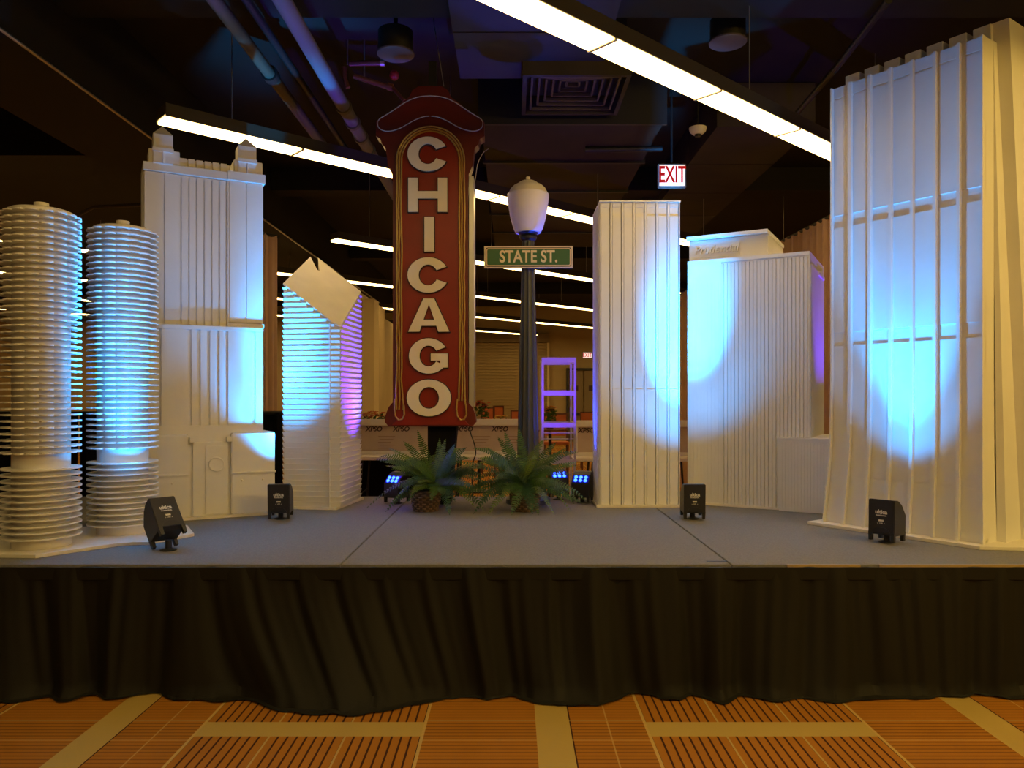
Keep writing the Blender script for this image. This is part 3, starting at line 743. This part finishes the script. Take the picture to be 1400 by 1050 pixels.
# ================================================================== street lamp + street sign
YL = 6.9
lp = thing('street_lamp', 'dark fluted street lamp post with an opal acorn globe', 'street lamp', (XP(722,YL), YL, SZ))
def zl(py): return ZP(py, YL)-SZ
s_ = YL/F
def fluted(z0, z1, r0, r1, n=16, rows=10):
    m_ = MB(); k = n*4
    for j in range(rows+1):
        t_ = j/rows; r = r0+(r1-r0)*t_
        for i in range(k):
            a = 2*math.pi*i/k; rr_ = r*(1-.10*abs(math.sin(n*a/2))**.7)
            m_.v.append((rr_*math.cos(a), rr_*math.sin(a), z0+(z1-z0)*t_))
    for j in range(rows):
        for i in range(k): m_.f.append((j*k+i, j*k+(i+1)%k, (j+1)*k+(i+1)%k, (j+1)*k+i))
    return m_
fluted(.35, zl(328), .100, .056, 12).build('fluted_post', POSTM, lp, smooth=True)
MB().lathe([(.20,0),(.20,.04),(.17,.07),(.16,.16),(.13,.22),(.11,.32),(.115,.35),(.10,.37)], 32).build('post_base', POSTM, lp, smooth=True)
MB().lathe([(.055,zl(330)),(.075,zl(327)),(.078,zl(324)),(.06,zl(322)),(.085,zl(320)),(.105,zl(316)),(.10,zl(314))], 28).build('fitter', BLACKM, lp, smooth=True)
gp = [(29*.62,318),(20,314),(23,303),(25.5,290),(27.5,276),(28.2,267),(27.8,262),(26,261),(25,258),(21,253),(15,250),(12,248.5),(11.5,246.5),(6,245),(3.2,243.5),(3.4,242),(2.2,240.5),(.01,240)]
gp = [(17,318.5),(20,313),(24,299),(26.8,284),(28.2,271),(28.3,266),(26.6,263.5),(25.6,262),(24,258.5),(20,254.5),(15.5,252),(12.8,250.8),(12.2,249.5),(9,247.8),(4,246.5),(2.6,245.4),(3.2,243.8),(2.8,242),(.01,240.8)]
MB().lathe([(a*s_, zl(b)) for a, b in gp], 40).build('globe', OPAL, lp, smooth=True)
ss = thing('street_name_sign', 'green street name sign reading STATE ST. on the lamp post', 'sign', (XP(722.5,YL-.1), YL-.1, ZP(366.5,YL-.1)), R(-1))
sw_, sh_ = 121*6.8/F, 30*6.8/F
def rrect(x0, x1, z0, z1, r, n=4):
    o = []
    for cx_, cz_, a0 in ((x1-r,z1-r,0),(x0+r,z1-r,90),(x0+r,z0+r,180),(x1-r,z0+r,270)):
        for i in range(n+1): a = R(a0+90*i/n); o.append((cx_+r*math.cos(a), cz_+r*math.sin(a)))
    return o
BX(-sw_/2, sw_/2, 0, .012, 0, sh_).build('sign_plate', mat('sign_border_white', (.72,.62,.55), .4), ss)
MB().prism(rrect(-sw_/2+.012, sw_/2-.012, .012, sh_-.012, .02), -.002, 0).build('dark_line', DARKED, ss)
MB().prism(rrect(-sw_/2+.018, sw_/2-.018, .018, sh_-.018, .018), -.003, -.001).build('pale_line', mat('sign_line', (.7,.55,.42), .4), ss)
MB().prism(rrect(-sw_/2+.027, sw_/2-.027, .027, sh_-.027, .012), -.0045, -.002).build('green_field', GREEN, ss)
obj('lettering', text_mesh('lettering', 'STATE ST.', .147, CREAM, .002, .0035, sx=.80), ss, (0, -.007, sh_/2))
BX(-.04,.04,.012,.06,.03,sh_-.03).build('bracket', BLACKM, ss)

# ================================================================== LED uplights
def uplight(loc, rz, label, pitch=0, lit=False, beams=(), roll=0, print_=True):
    t = thing('led_uplight', label, 'stage light', loc, rz, 'battery LED uplights on the stage')
    t.rotation_euler = (0, 0, rz)
    W_, D_, H_ = .165, .17, .245
    M_ = Matrix.Translation((0,0,.035+.07*math.sin(R(abs(pitch))))) @ Matrix.Rotation(R(roll),4,'Y') @ Matrix.Rotation(R(-pitch),4,'X')
    prof = [(-D_/2,.03),(-D_/2,H_),(-D_/2+.06,H_-.004),(-D_/2+.11,H_-.03),(D_/2,H_-.10),(D_/2,.03),(D_/2-.03,.015),(-D_/2+.03,.015)]
    h = MB().prism([(p_[0], p_[1]) for p_ in prof], -W_/2, W_/2, 'x', M_).build('housing', BLACKP, t, bevel=.004)
    for sx_ in (-1, 1):
        for sy_ in (-1, 1):
            x = sx_*(W_/2-.012); y = sy_*(D_/2-.014)
            MB().hexa([(x-.01,y-.012,-.022),(x+.01,y-.012,-.022),(x+.01,y+.012,-.022),(x-.01,y+.012,-.022),(x-.012,y-.014,.035),(x+.012,y-.014,.035),(x+.012,y+.014,.035),(x-.012,y+.014,.035)], M_).build('foot', BLACKP, t)
    MB().lathe([(.05,-.034),(.05,-.028),(.02,-.02),(.02,.03)], 18, Matrix.Translation((0,0,.035))).build('swivel_stand', BLACKM, t, smooth=True)
    # lens window on the sloping front
    a = Vector((0,-D_/2+.112,H_-.031)); b = Vector((0,D_/2-.002,H_-.099)); ny = (b-a).normalized(); nz = Vector((0,-ny.z,ny.y))
    c = (a+b)/2 + nz*.003
    FR = M_ @ Matrix(((1,0,0,c.x),(0,ny.y,nz.y,c.y),(0,ny.z,nz.z,c.z),(0,0,0,1)))
    MB().box(-W_/2+.01, W_/2-.01, -.037, .037, -.002, .002, FR).build('lens_window', LEDG if lit else BLACKP, t)
    for i in range(3):
        for j in range(2):
            MB().lathe([(.016,0),(.013,.007),(.0001,.009)], 12, FR @ Matrix.Translation((-.045+.045*i,-.017+.034*j,.002))).build('led_lens', LEDB if lit else LEDG, t, smooth=True)
    if print_:
        B = M_ @ Matrix.Translation((0,-D_/2-.0012,0))
        def pr(me, z, x=0):
            me.transform(B @ Matrix.Translation((x,0,z))); obj('print', me, h)
        pr(text_mesh('print', 'ultica', .036, PRINT, .0006, .0012), .165)
        pr(text_mesh('print', 'PROFESSIONAL', .0105, PRINT, .0006, .0003, sx=.95), .142)
        pr(BX(-.016,.016,-.0005,.0005,.105,.116).mesh('print', PRINT), 0)
        pr(text_mesh('print', 'o  USB  o', .012, PRINT, .0005, .0), .093)
        MB().prism([(-.06,.03),(-.045,.055),(-.02,.066),(.02,.066),(.045,.055),(.06,.03)], -D_/2-.003, -D_/2+.002, 'y', M_).build('grip_recess', BLACKM, t)
    for (off, tgt, e_, col, size, blend) in beams:
        lc = Vector(loc) + Matrix.Rotation(rz,3,'Z') @ ((M_ @ Vector(off+(1,) if len(off)==3 else off))[:3] and Vector((M_ @ Vector(off))[:3]))
        spot(None, lc, tgt, e_, col, size, blend)
    return t
LP = (0, .06, .25)
uplight((-2.12, 4.74, SZ), R(50), 'black uplight tipped over towards the two round towers', pitch=40,
        beams=[(LP, (-2.67, 5.02, 1.95), 950, CYAN, 40, 1), (LP, (-2.67, 5.02, 2.0), 70, CYAN, 90, 1)])
uplight((-1.80, 5.98, SZ), R(6), 'black uplight in front of the gap left of the slant roofed tower', pitch=-3,
        beams=[(LP, (-1.96, 6.40, 2.05), 1250, CYAN, 38, 1), (LP, (-2.02, 6.38, 2.5), 200, CYAN, 80, 1)])
uplight((1.405, 5.98, SZ), R(-2), 'black uplight in front of the gap between narrow ribbed and broad fluted towers', pitch=-3,
        beams=[(LP, (1.47, 6.52, 1.90), 1600, CYAN, 36, 1), (LP, (1.47, 6.52, 1.93), 80, CYAN, 92, 1)])
uplight((2.44, 5.00, SZ), R(-50), 'black uplight at the foot of the tallest tower', pitch=2,
        beams=[(LP, (2.60, 5.17, 1.95), 560, CYAN, 46, 1), (LP, (2.60, 5.17, 2.1), 55, CYAN, 90, 1)])
# lens side towards the viewer: rear row behind the ferns
uplight((.43, 7.12, SZ), R(190), 'blue glowing uplight half hidden by the right fern', pitch=-8, lit=True, print_=False,
        beams=[(LP, (.17, 6.93, 2.0), 480, BLUE, 46, 1), (LP, (.45, 8.0, 2.0), 110, VIOLET, 70, 1)])
uplight((.635, 6.93, SZ), R(160), 'blue glowing uplight beside the foot of the narrow ribbed tower', lit=True, print_=False,
        beams=[(LP, (.745, 6.86, 2.4), 120, BLUE, 60, .7), ((0,.1,.24), (.2, 6.2, 4.0), 14, VIOLET, 70, .6)])
uplight((-1.03, 6.88, SZ), R(150), 'blue glowing uplight half hidden by the left fern', lit=True, print_=False,
        beams=[(LP, (-1.42, 6.8, 2.3), 330, VIOLET, 66, 1), (LP, (-1.43, 7.02, 2.0), 50, (.03,.25,1), 40, .6)])
uplight((3.06, 6.62, SZ), R(70), 'black uplight hidden behind the low block of the broad fluted tower', print_=False,
        beams=[((0,-.02,.3), (2.80, 6.9, 2.2), 190, VIOLET, 60, 1)])

# ================================================================== potted ferns
def frond(base, tip, lift, width, m, parent, seed):
    r_ = random.Random(seed); base = Vector(base); tip = Vector(tip); mid = base.lerp(tip, .45)+Vector((0,0,lift))
    n = 26; pts = [base*(1-t)**2+mid*2*t*(1-t)+tip*t*t for t in [i/n for i in range(n+1)]]
    mb = MB(); side = (tip-base).cross(Vector((r_.uniform(-.3,.3),-.62+r_.uniform(-.3,.3),.72))); side.normalize()
    tw = r_.uniform(-.25, .25)
    for i in range(n):
        a, b = pts[i], pts[i+1]; d = (b-a).normalized(); w_ = .004*(1-i/n)+.0012
        mb.add([a-side*w_, a+side*w_, b+side*w_, b-side*w_], [(0,1,2,3)])
    L = (tip-base).length
    for i in range(2, n+1):
        t = i/n; p_ = pts[i]; d = (pts[i]-pts[i-1]).normalized(); up = side.cross(d).normalized()
        env = min(1, t*3+.35)*(1-t**2.5)**.8+.05
        ln = width*1.2*env
        for sgn in (-1, 1):
            sd = (side*math.cos(tw)+up*math.sin(tw)) * sgn
            out = (sd*.92+d*.30+up*r_.uniform(-.12,.12)-Vector((0,0,.12))).normalized()*ln*r_.uniform(.88,1.08)
            hw = d*(L/n*.42)
            mb.add([p_-hw*.7, p_+out*.55-hw*.95, p_+out, p_+out*.6+hw*.85, p_+hw*.7], [(0,1,2,3,4)])
    return mb.build('frond', m, parent)
def basket(t, r0, r1, h):
    m_ = MB().lathe([(r0,0),(r1,h),(r1-.012,h),(r0-.012,.01)], 28).build('basket', BASKD, t, smooth=True)
    a_ = MB(); n = 26; rows = 9
    for j in range(rows):
        z0 = h*j/rows; z1_ = h*(j+1)/rows; ra = r0+(r1-r0)*j/rows+.002
        for i in range(n):
            if (i+j) % 2: continue
            a0 = 2*math.pi*(i-.1)/n; a1 = 2*math.pi*(i+1.1)/n; am = (a0+a1)/2
            pts = []
            for zz, rr_ in ((z0+.002, ra), ((z0+z1_)/2, ra+.006), (z1_-.002, ra)):
                for a, k in ((a0, 0), (am, .005), (a1, 0)): pts.append(((rr_+k)*math.cos(a), (rr_+k)*math.sin(a), zz))
            a_.add(pts, [(0,1,4,3),(1,2,5,4),(3,4,7,6),(4,5,8,7)])
    a_.build('weave', BASK, m_)
    MB().tube([(r1*math.cos(2*math.pi*i/24), r1*math.sin(2*math.pi*i/24), h) for i in range(24)], .008, 6, closed=True).build('rim', BASKD, m_)
    MB().lathe([(r1-.02,h-.03),(.0001,h-.02)], 16).build('moss', GRN, m_)
def fern(px, base_px, tips, label, seed):
    Y = 6.42; x = XP(base_px, Y); t = thing('potted_fern', label, 'fern', (x, Y, SZ), 0, 'ferns in woven baskets')
    basket(t, .10, .135, .17)
    cr = Vector((XP(px, Y)-x, 0, .20)); r_ = random.Random(seed); k = 0
    for tx, ty, dy, lift, w_ in tips:
        v = P(tx, ty, Y+dy); tip = Vector((v.x-x, dy, max(.012, v.z-SZ)))
        m_ = [LEAF, LEAF, LEAF2, LEAF3][k % 4]; k += 1
        b0 = cr+Vector((r_.uniform(-.03,.03), r_.uniform(-.03,.03), r_.uniform(-.02,.04)))
        frond(b0, tip, lift, w_, m_, t, seed*100+k)
    for i in range(30):
        a = r_.uniform(0, 2*math.pi); L = r_.uniform(.40, .64); el = r_.uniform(-.45, .6)
        tip = cr+Vector((math.cos(a)*L*math.cos(el), math.sin(a)*L*math.cos(el)*.8, L*math.sin(el)*.9+.03)); tip.z = max(tip.z, .02)
        frond(cr+Vector((r_.uniform(-.03,.03), r_.uniform(-.03,.03), r_.uniform(-.02,.03))), tip, r_.uniform(.08,.20), r_.uniform(.045,.06), [LEAF, LEAF2, LEAF3][i % 3], t, seed*300+i)
    return t
fern(596, 582, [(499,698,-.05,.22,.055),(528,700,-.12,.16,.05),(513,628,.1,.12,.05),(532,613,.15,.1,.05),(552,604,.15,.08,.05),(571,589,.05,.03,.045),(601,600,.2,.02,.04),
     (609,601,.1,.02,.05),(622,607,.0,.04,.05),(637,612,-.05,.06,.05),(544,668,-.3,.10,.06),(563,674,-.34,.10,.06),(590,684,-.36,.10,.065),(606,677,-.36,.08,.06),(622,685,-.3,.12,.06),
     (648,692,-.2,.16,.055),(662,698,-.12,.18,.05),(664,660,.05,.14,.05),(660,640,.1,.12,.05),(572,660,-.33,.08,.06),(640,672,-.2,.12,.055)],
     'bushy fern in a woven basket under the red sign', 11)
fern(716, 718, [(709,586,.0,.03,.055),(690,590,.05,.03,.055),(681,598,.05,.06,.05),(664,612,.1,.08,.05),(662,632,.05,.1,.05),(676,655,-.25,.1,.05),(648,703,-.22,.18,.055),(668,706,-.25,.15,.06),
     (700,706,-.3,.12,.065),(685,680,-.34,.10,.06),(736,706,-.3,.12,.06),(757,707,-.26,.15,.055),(802,685,-.1,.2,.05),(775,612,.1,.08,.05),(760,605,.12,.07,.05),(742,602,.05,.05,.05),
     (790,632,.15,.1,.04),(783,650,.05,.12,.04),(728,702,-.34,.1,.06),(780,700,-.12,.2,.035),(655,690,-.1,.14,.055),(745,660,-.3,.08,.06)],
     'bushy fern in a woven basket at the foot of the street lamp', 23)

# ================================================================== things behind the stage
# metal rack
YR = 8.0
rk = thing('metal_rack', 'tall open metal rack on the floor behind the right fern', 'rack', (XP(742,YR), YR, 0))
rw = XP(786,YR)-XP(742,YR); rd = .55; rh = ZP(489,YR)
for x in (0, rw):
    for y in (0, rd): BX(x-.012,x+.012,y-.012,y+.012,0,rh).build('upright', SHELF, rk)
for py in (489, 534, 578, 628, 690):
    z = ZP(py, YR); f_ = MB().box(-.01,rw+.01,-.02,.0,z-.05,z).box(-.01,rw+.01,rd,rd+.02,z-.05,z).box(-.01,.01,0,rd,z-.05,z).box(rw-.01,rw+.01,0,rd,z-.05,z)
    f_.build('shelf_rim', SHELF, rk)
for z in (ZP(592,YR), ZP(600,YR)): MB().tube([(0,0,z),(rw,0,z)], .006, 6).build('wire', SHELF, rk)
for i in range(7): BX(-.012+.0,.012,.04+i*.075,.06+i*.075,1.2,rh-.05).build('side_slat', SHELF, rk)

# folding tables: one flat, one standing on its long side on top
def folding_table(x0, x1, Y, z, label):
    t = thing('folding_table', label, 'table', ((x0+x1)/2, Y, 0), 0, 'white folding tables behind the stage'); L = (x1-x0)/2
    BX(-L,L,-.38,.38,z-.05,z).build('tabletop', TABLE, t, bevel=.008)
    for sx_ in (-1, 1):
        MB().tube([(sx_*(L-.25),-.3,z-.05),(sx_*(L-.2),-.3,.0)], .016, 8).build('leg', BLACKM, t); MB().tube([(sx_*(L-.25),.3,z-.05),(sx_*(L-.2),.3,.0)], .016, 8).build('leg', BLACKM, t)
        MB().tube([(sx_*(L-.22),-.3,.25),(sx_*(L-.22),.3,.25)], .012, 6).build('crossbar', BLACKM, t)
    return t
def tipped_table(x0, x1, Y, z, h, label, logos, prints):
    t = thing('folding_table', label, 'table', ((x0+x1)/2, Y, z), 0, 'white folding tables stood on edge'); L = (x1-x0)/2
    BX(-L,L,.03,.06,0,h).build('underside_panel', TABLEU, t)
    BX(-L,L,-.03,.06,h-.10,h).build('rim', TABLE, t, bevel=.006); BX(-L,L,-.03,.03,0,.05).build('rim', TABLE, t, bevel=.006)
    BX(-L,-L+.03,-.03,.03,.05,h-.1).build('rim', TABLE, t); BX(L-.03,L,-.03,.03,.05,h-.1).build('rim', TABLE, t)
    for lx in logos:
        obj('logo_print', text_mesh('logo_print', 'XPSO', .10, INK, .001, .003, .2), t, (lx-(x0+x1)/2, .026, h-.155))
    for lx in prints:
        m_ = MB()
        for i in range(7): m_.box(-.13+.02*(i%2), .13-.03*(i%3), .0, .002, h-.27-i*.045, h-.262-i*.045)
        m_.build('fine_print', mat('faint_ink', (.28,.16,.13), .7), t, loc=(lx-(x0+x1)/2, .027, 0))
    return t
YT = 11.6
za = ZP(622, YT); hb = ZP(573, YT+.15)-za
folding_table(XP(478,YT), XP(600,YT), YT, za, 'white folding table behind the left fern')
folding_table(XP(606,YT), XP(719,YT), YT, za, 'white folding table between the two ferns')
folding_table(XP(785,YT), XP(948,YT), YT, za-.02, 'white folding table seen beside the metal rack')
tipped_table(XP(470,YT), XP(606,YT), YT+.15, za, hb, 'white table on edge with printed underside, left of the sign post', [XP(508,YT), XP(546,YT)], [XP(526,YT)])
tipped_table(XP(612,YT), XP(717,YT), YT+.15, za, hb, 'white table on edge with printed underside, right of the sign post', [XP(634,YT), XP(683,YT)], [XP(658,YT), XP(702,YT)])
tipped_table(XP(788,YT), XP(950,YT), YT+.15, za-.02, hb, 'white table on edge with printed underside, beside the metal rack', [XP(803,YT), XP(880,YT)], [XP(850,YT), XP(905,YT)])
bc = BX(XP(486,11.9), XP(612,11.9), 11.95, 12.4, 0, za-.08).build('black_case', CASEB, bevel=.01); tag(bc, 'long black case under the tables behind the left fern', 'case')

# tall chairs in the far room
def chair(px, py, Y, rz, label, wpx):
    top = ZP(py, Y); w_ = wpx/F*Y; t = thing('tall_chair', label, 'chair', (XP(px,Y), Y, 0), rz, 'tall chairs in the far room'); sz = top-.55
    BX(-w_/2,w_/2,-.2,.2,sz-.05,sz).build('seat', ORANGE, t, bevel=.01)
    BX(-w_/2+.03,w_/2-.03,.19,.22,sz+.1,top-.03).build('backrest', ORANGE, t, bevel=.008)
    MB().box(-w_/2,-w_/2+.03,.185,.225,sz,top).box(w_/2-.03,w_/2,.185,.225,sz,top).box(-w_/2+.03,w_/2-.03,.185,.225,top-.03,top).build('back_frame', BROWN, t)
    for sx_ in (-1,1):
        for sy_ in (-1,1): BX(sx_*(w_/2-.02)-.015,sx_*(w_/2-.02)+.015,sy_*.18-.015,sy_*.18+.015,0,sz-.05).build('leg', BROWN, t)
chair(668, 557, 17, .1, 'tall chair behind the yellow flowers in the far room', 20)
chair(693, 555, 16, 1.05, 'tall orange chair turned sideways in front of the shutter', 26)
chair(711, 561, 18, .2, 'tall chair just left of the lamp post', 22)
chair(760, 565, 15, 0, 'tall orange chair seen through the metal rack', 34)
chair(808, 563, 18, 0, 'tall orange chair left of the narrow ribbed tower', 28)

# flower pots on cocktail tables
def cocktail(px, Y, z, label):
    t = thing('cocktail_table', label, 'table', (XP(px,Y), Y, 0)); MB().lathe([(.32,z-.03),(.32,z),(.0001,z)], 24).build('tabletop', BROWN, t)
    MB().lathe([(.03,.03),(.03,z-.03)], 12).build('column', BLACKM, t); MB().lathe([(.22,0),(.22,.02),(.03,.04)], 20).build('base', BLACKM, t)
def flowers(px, Y, z, wpx, h, mats, label, seed):
    r_ = random.Random(seed); w_ = wpx/F*Y/2; t = thing('flower_pot', label, 'potted flowers', (XP(px,Y), Y, z), 0)
    MB().lathe([(.06,0),(.085,.11),(.075,.11)], 16).build('pot', BROWN, t, smooth=True)
    g = MB()
    for i in range(90):
        a = r_.uniform(0, 6.28); rr_ = w_*math.sqrt(r_.random()); c = Vector((rr_*math.cos(a), rr_*math.sin(a)*.6, .11+(h-.14)*r_.random()*(1-rr_/w_*.3)))
        d = Vector((r_.uniform(-1,1), r_.uniform(-1,1), r_.uniform(-.2,1))).normalized()*.06; e_ = d.cross(Vector((.3,.5,.8))).normalized()*.025
        g.add([c-d*.5, c+e_, c+d, c-e_], [(0,1,2,3)])
    g.build('foliage', GRN, t)
    for i in range(40):
        a = r_.uniform(0, 6.28); rr_ = w_*math.sqrt(r_.random()); c = Vector((rr_*math.cos(a), rr_*math.sin(a)*.6, h*(.78+.2*r_.random())-(rr_/w_)**2*.05))
        m_ = MB()
        for k in range(6):
            b = k*math.pi/3; o_ = Vector((math.cos(b), math.sin(b)*.7, .35))*.045; p_ = Vector((-math.sin(b), math.cos(b), 0))*.022
            m_.add([c, c+o_*.6+p_, c+o_, c+o_*.6-p_], [(0,1,2,3)])
        m_.build('blossom', mats[i % len(mats)], t)
cocktail(512, 12.9, 1.05, 'round cocktail table behind the left upright table'); flowers(512, 12.9, 1.05, 36, .40, [FLR, FLR, FLO], 'pot of red flowers left of the red sign', 1)
cocktail(655, 13.6, 1.1, 'round cocktail table right of the red sign'); flowers(657, 13.6, 1.1, 24, .54, [FLR, FLR, FLR], 'tall pot of red flowers right of the red sign', 2)
cocktail(684, 12.6, 1.0, 'round cocktail table under the yellow flowers'); flowers(684, 12.6, 1.0, 22, .40, [FLY, FLO], 'low pot of yellow and orange flowers right of the red sign', 3)
cocktail(752, 13.4, 1.12, 'round cocktail table seen through the rack'); flowers(752, 13.4, 1.12, 16, .42, [FLO, FLY], 'pot of orange flowers seen through the metal rack', 4)
